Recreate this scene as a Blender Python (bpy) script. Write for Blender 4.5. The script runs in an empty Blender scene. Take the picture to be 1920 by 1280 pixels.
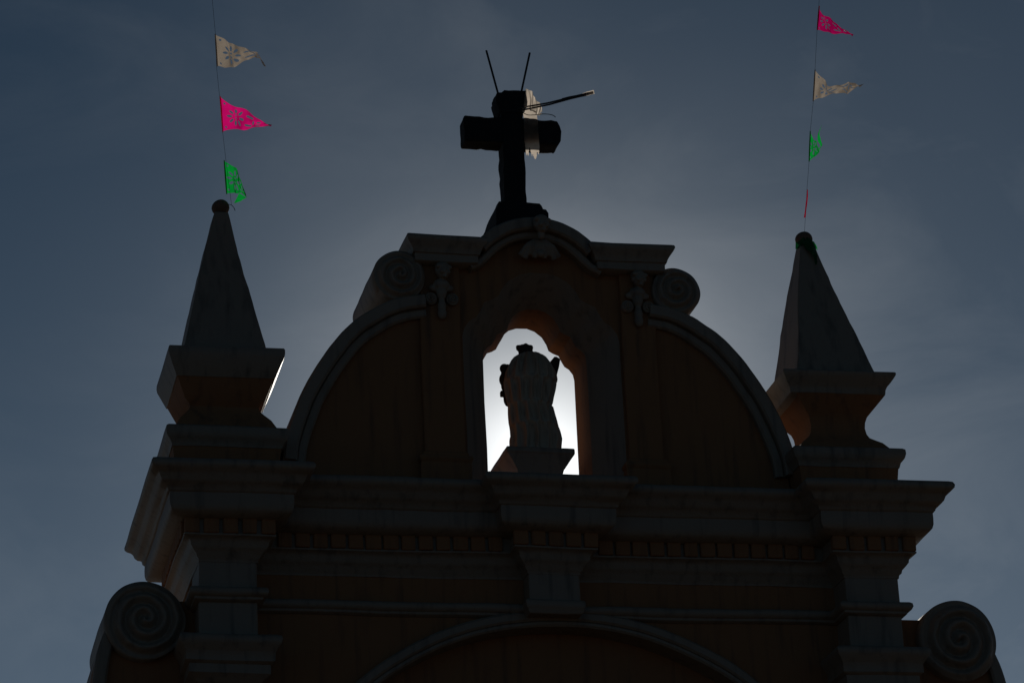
import bpy, bmesh, math, random
from mathutils import Vector, Matrix, noise

random.seed(7)
R = math.radians
scene = bpy.context.scene
col = scene.collection

# ------------------------------------------------------------------ camera
cam_d = bpy.data.cameras.new('camera')
cam = bpy.data.objects.new('camera', cam_d)
col.objects.link(cam)
cam_d.sensor_width = 36.0
cam_d.lens = 36.0 * 5680.07 / 1920.0
cam_d.clip_end = 3000
right = Vector((0.97675622, -0.2105449, -0.0402259))
up = Vector((-0.03948182, -0.36116392, 0.93166615))
fwd = Vector((0.2106857, 0.90842252, 0.3610818))
mw = Matrix((right, up, -fwd)).transposed().to_4x4()
mw.translation = (-8.249, -34.150, 1.6)
cam.matrix_world = mw
scene.camera = cam

# ------------------------------------------------------------------ sky, sun, exposure
SUN = Vector((0.22070385, 0.92051758, 0.32239292)).normalized()
EL = math.asin(SUN.z)
AZ = math.atan2(SUN.x, SUN.y)
world = bpy.data.worlds.new('World')
scene.world = world
world.use_nodes = True
wn, wl = world.node_tree.nodes, world.node_tree.links
wn.clear()
w_out = wn.new('ShaderNodeOutputWorld')
bg = wn.new('ShaderNodeBackground')
sky = wn.new('ShaderNodeTexSky')
sky.sky_type = 'NISHITA'
sky.sun_disc = False
sky.sun_elevation = EL
sky.sun_rotation = AZ
sky.altitude = 1500
sky.air_density = 0.4
sky.dust_density = 0.05
sky.ozone_density = 2.0
bg.inputs['Strength'].default_value = 0.05


def wmath(op, a, b=None, c=None):
    n = wn.new('ShaderNodeMath')
    n.operation = op
    for i, v in enumerate((a, b, c)):
        if v is None:
            continue
        if isinstance(v, (int, float)):
            n.inputs[i].default_value = v
        else:
            wl.new(v, n.inputs[i])
    return n.outputs[0]


tc = wn.new('ShaderNodeTexCoord')
dot = wn.new('ShaderNodeVectorMath')
dot.operation = 'DOT_PRODUCT'
wl.new(tc.outputs['Generated'], dot.inputs[0])
dot.inputs[1].default_value = SUN
ang = wmath('ARCCOSINE', wmath('MINIMUM', dot.outputs['Value'], 1.0))
deg = wmath('MULTIPLY', ang, 57.29578)
# solar aureole in thin high haze: brightness falls off with the angle from the sun
aur = wmath('DIVIDE', 66.0, wmath('ADD', 1.0, wmath('POWER', wmath('DIVIDE', deg, 1.5), 2.0)))
aur = wmath('MULTIPLY', aur, wmath('EXPONENT', wmath('MULTIPLY', wmath('POWER', wmath('DIVIDE', deg, 9.0), 2.0), -1.0)))
# thin cirrus, lit by the sun: brighter near it
mp = wn.new('ShaderNodeMapping')
mp.inputs['Rotation'].default_value = (0.3, 0.5, 0.4)
mp.inputs['Location'].default_value = (7, 5, 1)
mp.inputs['Scale'].default_value = (6, 5, 11)
wl.new(tc.outputs['Generated'], mp.inputs['Vector'])
nz = wn.new('ShaderNodeTexNoise')
nz.inputs['Scale'].default_value = 1.6
nz.inputs['Detail'].default_value = 7
nz.inputs['Roughness'].default_value = 0.58
nz.inputs['Distortion'].default_value = 0.6
wl.new(mp.outputs['Vector'], nz.inputs['Vector'])
ramp = wn.new('ShaderNodeMapRange')
ramp.inputs['From Min'].default_value = 0.45
ramp.inputs['From Max'].default_value = 0.78
wl.new(nz.outputs['Fac'], ramp.inputs['Value'])
cir = wmath('MULTIPLY', ramp.outputs['Result'],
            wmath('ADD', 0.08, wmath('DIVIDE', 80.0, wmath('ADD', 16.0, wmath('POWER', deg, 2.0)))))
# low haze: thickens towards the horizon and scatters forward, so it is bright on the sun's side of the sky
sep = wn.new('ShaderNodeSeparateXYZ')
wl.new(tc.outputs['Generated'], sep.inputs[0])
el_deg = wmath('MULTIPLY', wmath('ARCSINE', wmath('MAXIMUM', sep.outputs['Z'], 0.0)), 57.29578)
phase = wmath('POWER', wmath('MULTIPLY', wmath('ADD', dot.outputs['Value'], 1.0), 0.5), 4.0)
hz = wmath('MULTIPLY', wmath('MULTIPLY', wmath('EXPONENT', wmath('DIVIDE', el_deg, -8.0)), phase), 18.0)
hcol = wn.new('ShaderNodeVectorMath')
hcol.operation = 'SCALE'
hcol.inputs[0].default_value = (0.90, 1.0, 1.06)
wl.new(hz, hcol.inputs['Scale'])
# broad thin veil of cloud with its own slow patches
mv = wn.new('ShaderNodeMapping')
mv.inputs['Location'].default_value = (2.9, 13.5, 3.8)
mv.inputs['Scale'].default_value = (4.0, 4.0, 4.0)
wl.new(tc.outputs['Generated'], mv.inputs['Vector'])
nv = wn.new('ShaderNodeTexNoise')
nv.inputs['Scale'].default_value = 1.0
nv.inputs['Detail'].default_value = 3
wl.new(mv.outputs['Vector'], nv.inputs['Vector'])
rv = wn.new('ShaderNodeMapRange')
rv.inputs['From Min'].default_value = 0.40
rv.inputs['From Max'].default_value = 0.68
wl.new(nv.outputs['Fac'], rv.inputs['Value'])
veil = wmath('MULTIPLY', rv.outputs['Result'], wmath('MULTIPLY', phase, 1.9))
aur = wmath('ADD', aur, wmath('MULTIPLY', veil, wmath('ADD', 0.4, ramp.outputs['Result'])))
glow = wmath('ADD', aur, wmath('MULTIPLY', cir, 0.8))
gcol = wn.new('ShaderNodeVectorMath')
gcol.operation = 'SCALE'
gcol.inputs[0].default_value = (0.97, 0.965, 0.94)
wl.new(glow, gcol.inputs['Scale'])
addv = wn.new('ShaderNodeVectorMath')
addv.operation = 'ADD'
tint = wn.new('ShaderNodeVectorMath')
tint.operation = 'MULTIPLY'
wl.new(sky.outputs['Color'], tint.inputs[0])
tint.inputs[1].default_value = (0.56, 0.94, 0.91)
wl.new(tint.outputs['Vector'], addv.inputs[0])
wl.new(gcol.outputs['Vector'], addv.inputs[1])
addh = wn.new('ShaderNodeVectorMath')
addh.operation = 'ADD'
wl.new(addv.outputs['Vector'], addh.inputs[0])
wl.new(hcol.outputs['Vector'], addh.inputs[1])
wl.new(addh.outputs['Vector'], bg.inputs['Color'])
wl.new(bg.outputs['Background'], w_out.inputs['Surface'])

sun_d = bpy.data.lights.new('sun', 'SUN')
sun_d.energy = 5.0
sun_d.angle = R(0.53)
sun_d.color = (1.0, 0.93, 0.82)
sun = bpy.data.objects.new('sun', sun_d)
col.objects.link(sun)
sun.rotation_euler = SUN.to_track_quat('Z', 'Y').to_euler()
sun.location = (10, 30, 40)

scene.view_settings.view_transform = 'Standard'
scene.view_settings.look = 'None'
scene.view_settings.gamma = 1.0
scene.view_settings.use_curve_mapping = False
scene.view_settings.exposure = -1.35


# ------------------------------------------------------------------ materials
def new_mat(name):
    m = bpy.data.materials.new(name)
    m.use_nodes = True
    return m, m.node_tree.nodes, m.node_tree.links, m.node_tree.nodes['Principled BSDF']


def plaster(name, c1, c2, stain, rough=0.88, bump=0.35, scale=1.0):
    """painted lime plaster: slow tone drift, small pits, rain stains with a shape of their own"""
    m, n, l, b = new_mat(name)
    t = n.new('ShaderNodeTexCoord')
    n1 = n.new('ShaderNodeTexNoise'); n1.inputs['Scale'].default_value = 1.7 * scale
    n1.inputs['Detail'].default_value = 8; n1.inputs['Roughness'].default_value = 0.65
    l.new(t.outputs['Object'], n1.inputs['Vector'])
    mpg = n.new('ShaderNodeMapping'); mpg.inputs['Scale'].default_value = (7, 7, 0.7)
    l.new(t.outputs['Object'], mpg.inputs['Vector'])
    n2 = n.new('ShaderNodeTexNoise'); n2.inputs['Scale'].default_value = 1.3 * scale
    n2.inputs['Detail'].default_value = 6
    l.new(mpg.outputs['Vector'], n2.inputs['Vector'])
    mx = n.new('ShaderNodeMix'); mx.data_type = 'RGBA'
    mx.inputs[6].default_value = (*c1, 1); mx.inputs[7].default_value = (*c2, 1)
    l.new(n1.outputs['Fac'], mx.inputs[0])
    rr = n.new('ShaderNodeMapRange'); rr.inputs['From Min'].default_value = 0.52
    rr.inputs['From Max'].default_value = 0.78; rr.inputs['To Max'].default_value = 0.85
    l.new(n2.outputs['Fac'], rr.inputs['Value'])
    mx2 = n.new('ShaderNodeMix'); mx2.data_type = 'RGBA'
    mx2.inputs[7].default_value = (*stain, 1)
    l.new(rr.outputs['Result'], mx2.inputs[0]); l.new(mx.outputs[2], mx2.inputs[6])
    l.new(mx2.outputs[2], b.inputs['Base Color'])
    b.inputs['Roughness'].default_value = rough
    n3 = n.new('ShaderNodeTexNoise'); n3.inputs['Scale'].default_value = 26 * scale
    n3.inputs['Detail'].default_value = 6
    l.new(t.outputs['Object'], n3.inputs['Vector'])
    bp = n.new('ShaderNodeBump'); bp.inputs['Strength'].default_value = bump
    bp.inputs['Distance'].default_value = 0.02
    l.new(n3.outputs['Fac'], bp.inputs['Height'])
    l.new(bp.outputs['Normal'], b.inputs['Normal'])
    return m


M = {}
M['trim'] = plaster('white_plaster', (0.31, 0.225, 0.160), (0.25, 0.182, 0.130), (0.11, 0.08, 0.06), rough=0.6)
M['ochre'] = plaster('ochre_plaster', (0.345, 0.148, 0.060), (0.275, 0.116, 0.047), (0.13, 0.066, 0.036))
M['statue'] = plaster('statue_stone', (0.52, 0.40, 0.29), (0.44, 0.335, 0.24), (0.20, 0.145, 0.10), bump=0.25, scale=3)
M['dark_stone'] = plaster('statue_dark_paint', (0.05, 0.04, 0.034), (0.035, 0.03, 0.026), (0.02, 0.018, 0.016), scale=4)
M['cross'] = plaster('black_weathered_cement', (0.014, 0.014, 0.015), (0.009, 0.009, 0.009), (0.006, 0.006, 0.006), rough=0.95, scale=3)
M['ball'] = plaster('terracotta_ball', (0.20, 0.115, 0.075), (0.15, 0.085, 0.055), (0.09, 0.06, 0.045), scale=4)
M['roof'] = plaster('old_roof_tiles', (0.20, 0.09, 0.05), (0.14, 0.065, 0.04), (0.08, 0.05, 0.04))
M['wood'] = plaster('door_wood', (0.05, 0.03, 0.018), (0.035, 0.022, 0.014), (0.02, 0.014, 0.01))
M['ground'] = plaster('plaza_paving', (0.125, 0.088, 0.055), (0.10, 0.07, 0.044), (0.03, 0.03, 0.03), scale=0.6)

m, n, l, b = new_mat('dark_iron')
b.inputs['Base Color'].default_value = (0.018, 0.018, 0.02, 1)
b.inputs['Roughness'].default_value = 0.75
M['iron'] = m
m, n, l, b = new_mat('grey_twine')
b.inputs['Base Color'].default_value = (0.08, 0.085, 0.09, 1)
b.inputs['Roughness'].default_value = 0.9
M['twine'] = m


def sheet(name, c, trans, gloss=0.06):
    """thin plastic or cloth: scatters light off its face and lets some through"""
    m, n, l, b = new_mat(name)
    out = n['Material Output']
    t = n.new('ShaderNodeTexCoord')
    nn = n.new('ShaderNodeTexNoise'); nn.inputs['Scale'].default_value = 9; nn.inputs['Detail'].default_value = 5
    l.new(t.outputs['Object'], nn.inputs['Vector'])
    hs = n.new('ShaderNodeHueSaturation')
    hs.inputs['Color'].default_value = (*c, 1)
    mr = n.new('ShaderNodeMapRange'); mr.inputs['To Min'].default_value = 0.72; mr.inputs['To Max'].default_value = 1.2
    l.new(nn.outputs['Fac'], mr.inputs['Value']); l.new(mr.outputs['Result'], hs.inputs['Value'])
    b.inputs['Roughness'].default_value = 0.45
    l.new(hs.outputs['Color'], b.inputs['Base Color'])
    b.inputs['Specular IOR Level'].default_value = gloss * 5
    tr = n.new('ShaderNodeBsdfTranslucent')
    l.new(hs.outputs['Color'], tr.inputs['Color'])
    mx = n.new('ShaderNodeMixShader'); mx.inputs[0].default_value = trans
    l.new(b.outputs[0], mx.inputs[1]); l.new(tr.outputs[0], mx.inputs[2])
    l.new(mx.outputs[0], out.inputs['Surface'])
    bp = n.new('ShaderNodeBump'); bp.inputs['Strength'].default_value = 0.35; bp.inputs['Distance'].default_value = 0.01
    l.new(nn.outputs['Fac'], bp.inputs['Height'])
    l.new(bp.outputs['Normal'], b.inputs['Normal']); l.new(bp.outputs['Normal'], tr.inputs['Normal'])
    return m


M['pink'] = sheet('pink_plastic', (0.86, 0.006, 0.22), 0.8)
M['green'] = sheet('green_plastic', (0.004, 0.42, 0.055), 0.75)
M['white_sheet'] = sheet('white_plastic', (0.52, 0.44, 0.365), 0.45)
M['crimson'] = sheet('crimson_plastic', (0.52, 0.003, 0.13), 0.7)
M['cloth'] = sheet('white_cloth', (0.66, 0.58, 0.50), 0.93, 0.02)
M['shaded_green'] = sheet('shaded_green_plastic', (0.006, 0.12, 0.03), 0.4)  # darker copy of the green plastic, shade put into its colour


# ------------------------------------------------------------------ mesh helpers
def wob(p, a=1.0):
    """hand-plastered walls are never dead straight: slow wander plus small lumps, in world space"""
    q = p * 0.9
    s = p * 5.5
    return p + a * (Vector((noise.noise(q), noise.noise(q + Vector((31, 7, 3))), noise.noise(q + Vector((5, 71, 13))))) * 0.016
                    + Vector((noise.noise(s), noise.noise(s + Vector((9, 2, 40))), noise.noise(s + Vector((17, 23, 1))))) * 0.006)


def obj(name, bm, mat, parent=None, wobble=0.0, sharp=38, bevel=0.0, label=None, cat=None, group=None, kind=None, weld=True):
    if weld:
        bmesh.ops.remove_doubles(bm, verts=bm.verts, dist=0.0004)
    bmesh.ops.recalc_face_normals(bm, faces=bm.faces)
    if wobble:
        for v in bm.verts:
            v.co = wob(v.co, wobble)
    me = bpy.data.meshes.new(name)
    bm.to_mesh(me)
    bm.free()
    me.materials.append(mat)
    me.polygons.foreach_set('use_smooth', [True] * len(me.polygons))
    me.set_sharp_from_angle(angle=R(sharp))
    o = bpy.data.objects.new(name, me)
    col.objects.link(o)
    if parent is not None:
        o.parent = parent
        o.matrix_parent_inverse = Matrix.Translation(-parent_loc(parent))
    if bevel:
        bv = o.modifiers.new('edge', 'BEVEL')
        bv.width = bevel
        bv.segments = 2
        bv.limit_method = 'ANGLE'
        bv.angle_limit = R(50)
    tag(o, label, cat, group, kind)
    return o


def parent_loc(p):
    return Vector((0, 0, 0)) if p.type == 'MESH' else Vector(p.location)


def tag(o, label=None, cat=None, group=None, kind=None):
    if label: o['label'] = label
    if cat: o['category'] = cat
    if group: o['group'] = group
    if kind: o['kind'] = kind


def empty(name, loc, label, cat, group=None):
    o = bpy.data.objects.new(name, None)
    o.location = loc
    o.empty_display_size = 0.3
    col.objects.link(o)
    tag(o, label, cat, group)
    return o


def grid(bm, a, b, c, d, nu, nv):
    """quad patch a-b-c-d"""
    rows = []
    for i in range(nu + 1):
        u = i / nu
        p, q = a.lerp(b, u), d.lerp(c, u)
        rows.append([bm.verts.new(p.lerp(q, j / nv)) for j in range(nv + 1)])
    for i in range(nu):
        for j in range(nv):
            bm.faces.new((rows[i][j], rows[i + 1][j], rows[i + 1][j + 1], rows[i][j + 1]))


def box(bm, x0, x1, y0, y1, z0, z1, s=0.3):
    V = Vector
    nx, ny, nzz = (max(1, min(40, math.ceil(abs(q) / s))) for q in (x1 - x0, y1 - y0, z1 - z0))
    grid(bm, V((x0, y0, z0)), V((x1, y0, z0)), V((x1, y0, z1)), V((x0, y0, z1)), nx, nzz)
    grid(bm, V((x0, y1, z0)), V((x1, y1, z0)), V((x1, y1, z1)), V((x0, y1, z1)), nx, nzz)
    grid(bm, V((x0, y0, z0)), V((x0, y1, z0)), V((x0, y1, z1)), V((x0, y0, z1)), ny, nzz)
    grid(bm, V((x1, y0, z0)), V((x1, y1, z0)), V((x1, y1, z1)), V((x1, y0, z1)), ny, nzz)
    grid(bm, V((x0, y0, z0)), V((x1, y0, z0)), V((x1, y1, z0)), V((x0, y1, z0)), nx, ny)
    grid(bm, V((x0, y0, z1)), V((x1, y0, z1)), V((x1, y1, z1)), V((x0, y1, z1)), nx, ny)


def mk_box(*a, **k):
    bm = bmesh.new()
    box(bm, *a, **k)
    return bm


def sweep(fp, prof, inner=0.12, s=0.22, closed=True):
    """run a moulding (p outwards, z) round the footprint fp (counter-clockwise), mitred at every corner"""
    bm = bmesh.new()
    prof = [(-inner, prof[0][1])] + list(prof) + [(-inner, prof[-1][1])]
    n = len(fp)
    nrm = []
    for i in range(n):
        a, b = Vector(fp[i]), Vector(fp[(i + 1) % n])
        d = (b - a).normalized()
        nrm.append(Vector((d.y, -d.x)))
    cor = []
    for i in range(n):
        n1, n2 = nrm[i - 1], nrm[i]
        if not closed and i == 0: m_ = n2
        elif not closed and i == n - 1: m_ = n1
        else: m_ = n1 + n2 if abs(n1.dot(n2)) < 0.5 else n1
        cor.append(m_)
    segs = n if closed else n - 1
    for i in range(segs):
        j = (i + 1) % n
        A, B = Vector(fp[i]), Vector(fp[j])
        k = max(1, math.ceil((B - A).length / s))
        rows = []
        for t in range(k + 1):
            f = t / k
            row = []
            for p, z in prof:
                q = (A + cor[i] * p).lerp(B + cor[j] * p, f)
                row.append(bm.verts.new((q.x, q.y, z)))
            rows.append(row)
        m_ = len(prof)
        for t in range(k):
            for a in range(m_):
                b_ = (a + 1) % m_
                bm.faces.new((rows[t][a], rows[t + 1][a], rows[t + 1][b_], rows[t][b_]))
        if not closed and i == 0:
            bm.faces.new(rows[0])
        if not closed and i == segs - 1:
            bm.faces.new(rows[-1])
    return bm


def square(cx, cy, h):
    return [(cx - h, cy + h), (cx - h, cy - h), (cx + h, cy - h), (cx + h, cy + h)]


def stack(cx, cy, prof, s=0.25, caps=True):
    """square block turned from a silhouette (half width, z)"""
    bm = bmesh.new()
    rows = []
    for h, z in prof:
        ring = []
        pts = [(-h, -h), (h, -h), (h, h), (-h, h)]
        k = 5
        for i in range(4):
            a, b_ = Vector(pts[i]), Vector(pts[(i + 1) % 4])
            for t in range(k):
                q = a.lerp(b_, t / k)
                ring.append(bm.verts.new((cx + q.x, cy + q.y, z)))
        rows.append(ring)
    m_ = len(rows[0])
    for i in range(len(rows) - 1):
        for a in range(m_):
            b_ = (a + 1) % m_
            bm.faces.new((rows[i][a], rows[i][b_], rows[i + 1][b_], rows[i + 1][a]))
    if caps:
        bm.faces.new(rows[0])
        bm.faces.new(rows[-1])
    return bm


def tube(bm, pts, rad, seg=8):
    pts = [Vector(p) for p in pts]
    rads = rad if isinstance(rad, (list, tuple)) else [rad] * len(pts)
    rows = []
    ref = Vector((0.13, 0.94, 0.3)).normalized()
    for i, p in enumerate(pts):
        d = (pts[min(i + 1, len(pts) - 1)] - pts[max(i - 1, 0)]).normalized()
        x = d.cross(ref)
        if x.length < 1e-3: x = d.cross(Vector((1, 0, 0)))
        x.normalize()
        y = d.cross(x)
        rows.append([bm.verts.new(p + (x * math.cos(2 * math.pi * k / seg) + y * math.sin(2 * math.pi * k / seg)) * rads[i]) for k in range(seg)])
    for i in range(len(rows) - 1):
        for k in range(seg):
            j = (k + 1) % seg
            bm.faces.new((rows[i][k], rows[i][j], rows[i + 1][j], rows[i + 1][k]))
    bm.faces.new(rows[0])
    bm.faces.new(rows[-1])


def mk_tube(pts, rad, seg=8):
    bm = bmesh.new()
    tube(bm, pts, rad, seg)
    return bm


def spline(pts, n):
    """Catmull-Rom through pts, n samples"""
    P = [Vector(p) for p in pts]
    out = []
    m_ = len(P) - 1
    for i in range(n):
        t = i / (n - 1) * m_
        k = min(int(t), m_ - 1)
        f = t - k
        p0, p1, p2, p3 = P[max(k - 1, 0)], P[k], P[k + 1], P[min(k + 2, m_)]
        out.append(0.5 * ((2 * p1) + (p2 - p0) * f + (2 * p0 - 5 * p1 + 4 * p2 - p3) * f * f + (3 * p1 - p0 - 3 * p2 + p3) * f ** 3))
    return out


def band(path, t, y0, y1, flip=1, lead=0.0):
    """moulding that follows a curve in the facade plane: path (x,z), thickness t to its inner side, from y0 back to y1"""
    bm = bmesh.new()
    P = [Vector(p) for p in path]
    rows = []
    for i, p in enumerate(P):
        d = (P[min(i + 1, len(P) - 1)] - P[max(i - 1, 0)]).normalized()
        nn = Vector((d.y, -d.x)) * flip
        o, q = p - nn * lead, p + nn * t
        c = min(0.025, t * 0.3)
        ring = [(o.x, y1, o.y), (o.x, y0 + c, o.y), ((p + nn * c).x, y0, (p + nn * c).y),
                ((p + nn * (t - c)).x, y0, (p + nn * (t - c)).y), (q.x, y0 + c, q.y), (q.x, y1, q.y)]
        rows.append([bm.verts.new(v) for v in ring])
    k = len(rows[0])
    for i in range(len(rows) - 1):
        for a in range(k):
            b_ = (a + 1) % k
            bm.faces.new((rows[i][a], rows[i + 1][a], rows[i + 1][b_], rows[i][b_]))
    bm.faces.new(rows[0])
    bm.faces.new(rows[-1])
    return bm


def extrude_poly(outer, y0, y1, holes_front=None, holes_back=None):
    """plate in the facade plane with an optional opening that may differ front and back"""
    bm = bmesh.new()

    def ring(pts, y):
        vs = [bm.verts.new((p[0], y, p[1])) for p in pts]
        es = [bm.edges.new((vs[i], vs[(i + 1) % len(vs)])) for i in range(len(vs))]
        return vs, es
    fo, fe = ring(outer, y0)
    bo, be = ring(outer, y1)
    ef, eb = list(fe), list(be)
    if holes_front:
        hf, he = ring(holes_front, y0); ef += he
        hb, hbe = ring(holes_back, y1); eb += hbe
    bmesh.ops.triangle_fill(bm, edges=ef, use_beauty=True, use_dissolve=False, normal=(0, -1, 0))
    bmesh.ops.triangle_fill(bm, edges=eb, use_beauty=True, use_dissolve=False, normal=(0, 1, 0))
    for i in range(len(fo)):
        j = (i + 1) % len(fo)
        bm.faces.new((fo[i], fo[j], bo[j], bo[i]))
    return bm


def volute_disc(cx, cz, r, y0, y1, turns, hand, rise, sq=1.0):
    """rolled scroll: snail-like front face with stepped spiral ridge, and the barrel running back"""
    bm = bmesh.new()
    NR, NA = 40, 96
    rows = []
    pitch = r / turns
    for i in range(NR + 1):
        f = i / NR
        rr = r * f
        row = []
        for a in range(NA):
            th = 2 * math.pi * a / NA
            ph = (rr / pitch - hand * a / NA) % 1.0
            ridge = (0.5 - 0.5 * math.cos(2 * math.pi * ph)) ** 0.8
            h = rise * (1 - f) ** 0.8 + pitch * 0.52 * ridge * (1 + .25 * noise.noise(Vector((cx * 3 + 6 * f * math.cos(th), cz, 6 * f * math.sin(th))))) * min(1, 4 * (1.02 - f))
            wv = 1 + 0.012 * math.sin(3 * th + cx)
            row.append(bm.verts.new((cx + rr * wv * math.cos(th), y0 - h, cz + sq * rr * wv * math.sin(th))))
        rows.append(row)
    for i in range(NR):
        for a in range(NA):
            b_ = (a + 1) % NA
            bm.faces.new((rows[i][a], rows[i][b_], rows[i + 1][b_], rows[i + 1][a]))
    last = rows[-1]
    k = 7
    for t in range(1, k + 1):
        y = y0 + (y1 - y0) * t / k
        new = [bm.verts.new((v.co.x, y, v.co.z)) for v in rows[-1]]
        for a in range(NA):
            b_ = (a + 1) % NA
            bm.faces.new((last[a], last[b_], new[b_], new[a]))
        last = new
    bm.faces.new(last)
    return bm


def ico(bm, c, r, sub=3, sc=(1, 1, 1), rot=None):
    mt = Matrix.Translation(c)
    if rot is not None: mt = mt @ rot
    mt = mt @ Matrix.Diagonal((*sc, 1))
    bmesh.ops.create_icosphere(bm, subdivisions=sub, radius=r, matrix=mt)


def remesh(o, vox):
    m_ = o.modifiers.new('fuse', 'REMESH')
    m_.mode = 'VOXEL'
    m_.voxel_size = vox
    m_.use_smooth_shade = True
    s_ = o.modifiers.new('soften', 'SMOOTH')
    s_.iterations = 3
    s_.factor = 0.5


# ------------------------------------------------------------------ ground
bm = bmesh.new()
bmesh.ops.create_circle(bm, cap_ends=True, segments=96, radius=1500)
obj('ground', bm, M['ground'], kind='structure')

# ------------------------------------------------------------------ the church front
church = empty('church_facade', (0, 0.8, 0), 'ochre church gable front with white mouldings, open niche and twin pinnacles', 'church')

WX, YB = 4.20, 1.70            # half width and back of the storey under the gable
FP = [(-4.28, YB), (-4.28, -.45), (-3.60, -.45), (-3.60, 0), (-.315, 0), (-.315, -.30), (.315, -.30), (.315, 0),
      (3.60, 0), (3.60, -.45), (4.28, -.45), (4.28, YB)]

# storey wall with the big three-centred arch recessed into it
AX, AA, AB, AZC = 0.11, 3.17, 2.57, 8.95


def ell(a, b, n=48, t0=0.0, t1=math.pi):
    return [(AX + a * math.cos(t0 + (t1 - t0) * i / n), AZC + b * math.sin(t0 + (t1 - t0) * i / n)) for i in range(n + 1)]


hole = [(AX + AA, 0.4)] + ell(AA, AB) + [(AX - AA, 0.4)]
outer = [(-WX, 0)] + [(-WX + 2 * WX * i / 20, 0) for i in range(1, 20)] + [(WX, 0), (WX, 13.1)] + \
        [(WX - 2 * WX * i / 30, 13.1) for i in range(1, 30)] + [(-WX, 13.1)]
bm = extrude_poly(outer, 0.0, 0.32, hole, hole)
fr = [v for v in bm.verts]
obj('wall', bm, M['ochre'], church, wobble=0.8)
bm = mk_box(-WX, WX, 0.30, YB - .02, 0, 13.1, s=0.5)
obj('wall', bm, M['ochre'], church, wobble=0.8)
rim = ell(AA + .07, AB + .07, 72)
obj('arch_moulding', band(rim[::-1], 0.075, -.07, .31, flip=1, lead=0), M['trim'], church, wobble=0.8)
obj('arch_moulding', band(ell(AA + .185, AB + .18, 72)[::-1], 0.12, -.10, .2, flip=1, lead=0), M['trim'], church, wobble=0.8)
# church door and side jambs, below the picture
bm = mk_box(-1.5, 1.66, .24, .40, 0, 5.2, s=1)
dr = obj('door', bm, M['wood'], church, bevel=.02)
for sx in (-1, 1):
    obj('handle', mk_tube([(.08 + sx * .12, .2, 1.1), (.08 + sx * .12, .16, 1.2), (.08 + sx * .12, .2, 1.3)], .02), M['iron'], dr)

# pilasters
for x0, x1, y0, zt in ((-4.28, -3.60, -.45, 12.9), (3.60, 4.28, -.45, 12.9), (-.315, .315, -.30, 12.9)):
    z0 = 0 if abs(x0) > 1 else 11.61
    obj('pilaster', mk_box(x0, x1, y0, .25, z0, zt), M['trim'], church, wobble=0.8, bevel=.018)
for sx in (-1, 1):   # the piers run back along the sides
    xa, xb = sorted((sx * 4.10, sx * 4.26))
    obj('pilaster_return', mk_box(xa, xb, .24, YB - .03, 0, 12.9, s=.4), M['ochre'], church, wobble=0.8)

# entablature, piece by piece
CORNICE = [(0.0, 13.20), (.30, 13.185), (.56, 13.165), (.600, 13.145), (.618, 13.105), (.612, 13.070), (.585, 13.040), (.545, 13.015),
           (.520, 12.985), (.500, 12.935), (.470, 12.900), (.425, 12.878), (.412, 12.830), (.392, 12.808)]
CORONA = [(.386, 12.812), (.388, 12.740), (.386, 12.665), (.372, 12.615), (.345, 12.585), (.24, 12.548)]
FRIEZE = [(.172, 12.600), (.172, 12.345)]
ARCHI = [(.200, 12.372), (.196, 12.352), (.150, 12.335), (.120, 12.300), (.116, 12.252), (.085, 12.215), (.045, 12.178), (.036, 12.140), (.012, 12.120), (.008, 12.085)]
STRING = [(.0, 11.775), (.085, 11.762), (.112, 11.742), (.118, 11.704), (.100, 11.668), (.060, 11.652), (.056, 11.625), (.010, 11.600)]
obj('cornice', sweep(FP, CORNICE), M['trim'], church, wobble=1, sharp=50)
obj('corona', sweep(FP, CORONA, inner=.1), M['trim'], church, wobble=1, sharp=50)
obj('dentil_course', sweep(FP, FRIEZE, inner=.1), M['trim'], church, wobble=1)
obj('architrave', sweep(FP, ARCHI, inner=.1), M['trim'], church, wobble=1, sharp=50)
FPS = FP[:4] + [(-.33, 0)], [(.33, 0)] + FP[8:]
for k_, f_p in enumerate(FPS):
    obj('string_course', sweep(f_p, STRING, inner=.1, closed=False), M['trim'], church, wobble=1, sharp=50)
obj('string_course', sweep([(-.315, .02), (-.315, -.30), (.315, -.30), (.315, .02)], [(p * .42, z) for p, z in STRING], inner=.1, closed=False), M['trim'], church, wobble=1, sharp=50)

# dentils, one by one
DZ0, DZ1 = 12.378, 12.556


def dentil(x, y, nx, ny):
    bm = bmesh.new()
    w, dp = .088 + random.uniform(-.006, .006), .050
    for k in range(1):
        box(bm, -w, w, -dp, .03, DZ0 + random.uniform(-.004, .004), DZ1, s=.1)
    a = math.atan2(nx, -ny)
    bmesh.ops.rotate(bm, cent=(0, 0, 0), matrix=Matrix.Rotation(a, 3, 'Z'), verts=bm.verts)
    bmesh.ops.translate(bm, vec=(x, y, 0), verts=bm.verts)
    obj('dentil', bm, M['ochre'], church, wobble=1, bevel=.012)


PF = .172
for a, b_, y in ((-4.28 - PF, -3.60 + PF, -.45 - PF), (-3.60 + PF, -.315 - PF, -PF), (-.315 - PF, .315 + PF, -.30 - PF),
                 (.315 + PF, 3.60 - PF, -PF), (3.60 - PF, 4.28 + PF, -.45 - PF)):
    bay = y > -.2
    a2, b2 = (a + .09, b_ - .09) if bay else (a - .05, b_ + .05)
    k = round((b2 - a2) / .212)
    for i in range(k):
        dentil(a2 + (b2 - a2) * (i + .5) / k, y, 0, -1)
for i in range(11):
    dentil(-4.28 - PF, -.45 + .04 + i * .2, -1, 0)

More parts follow.
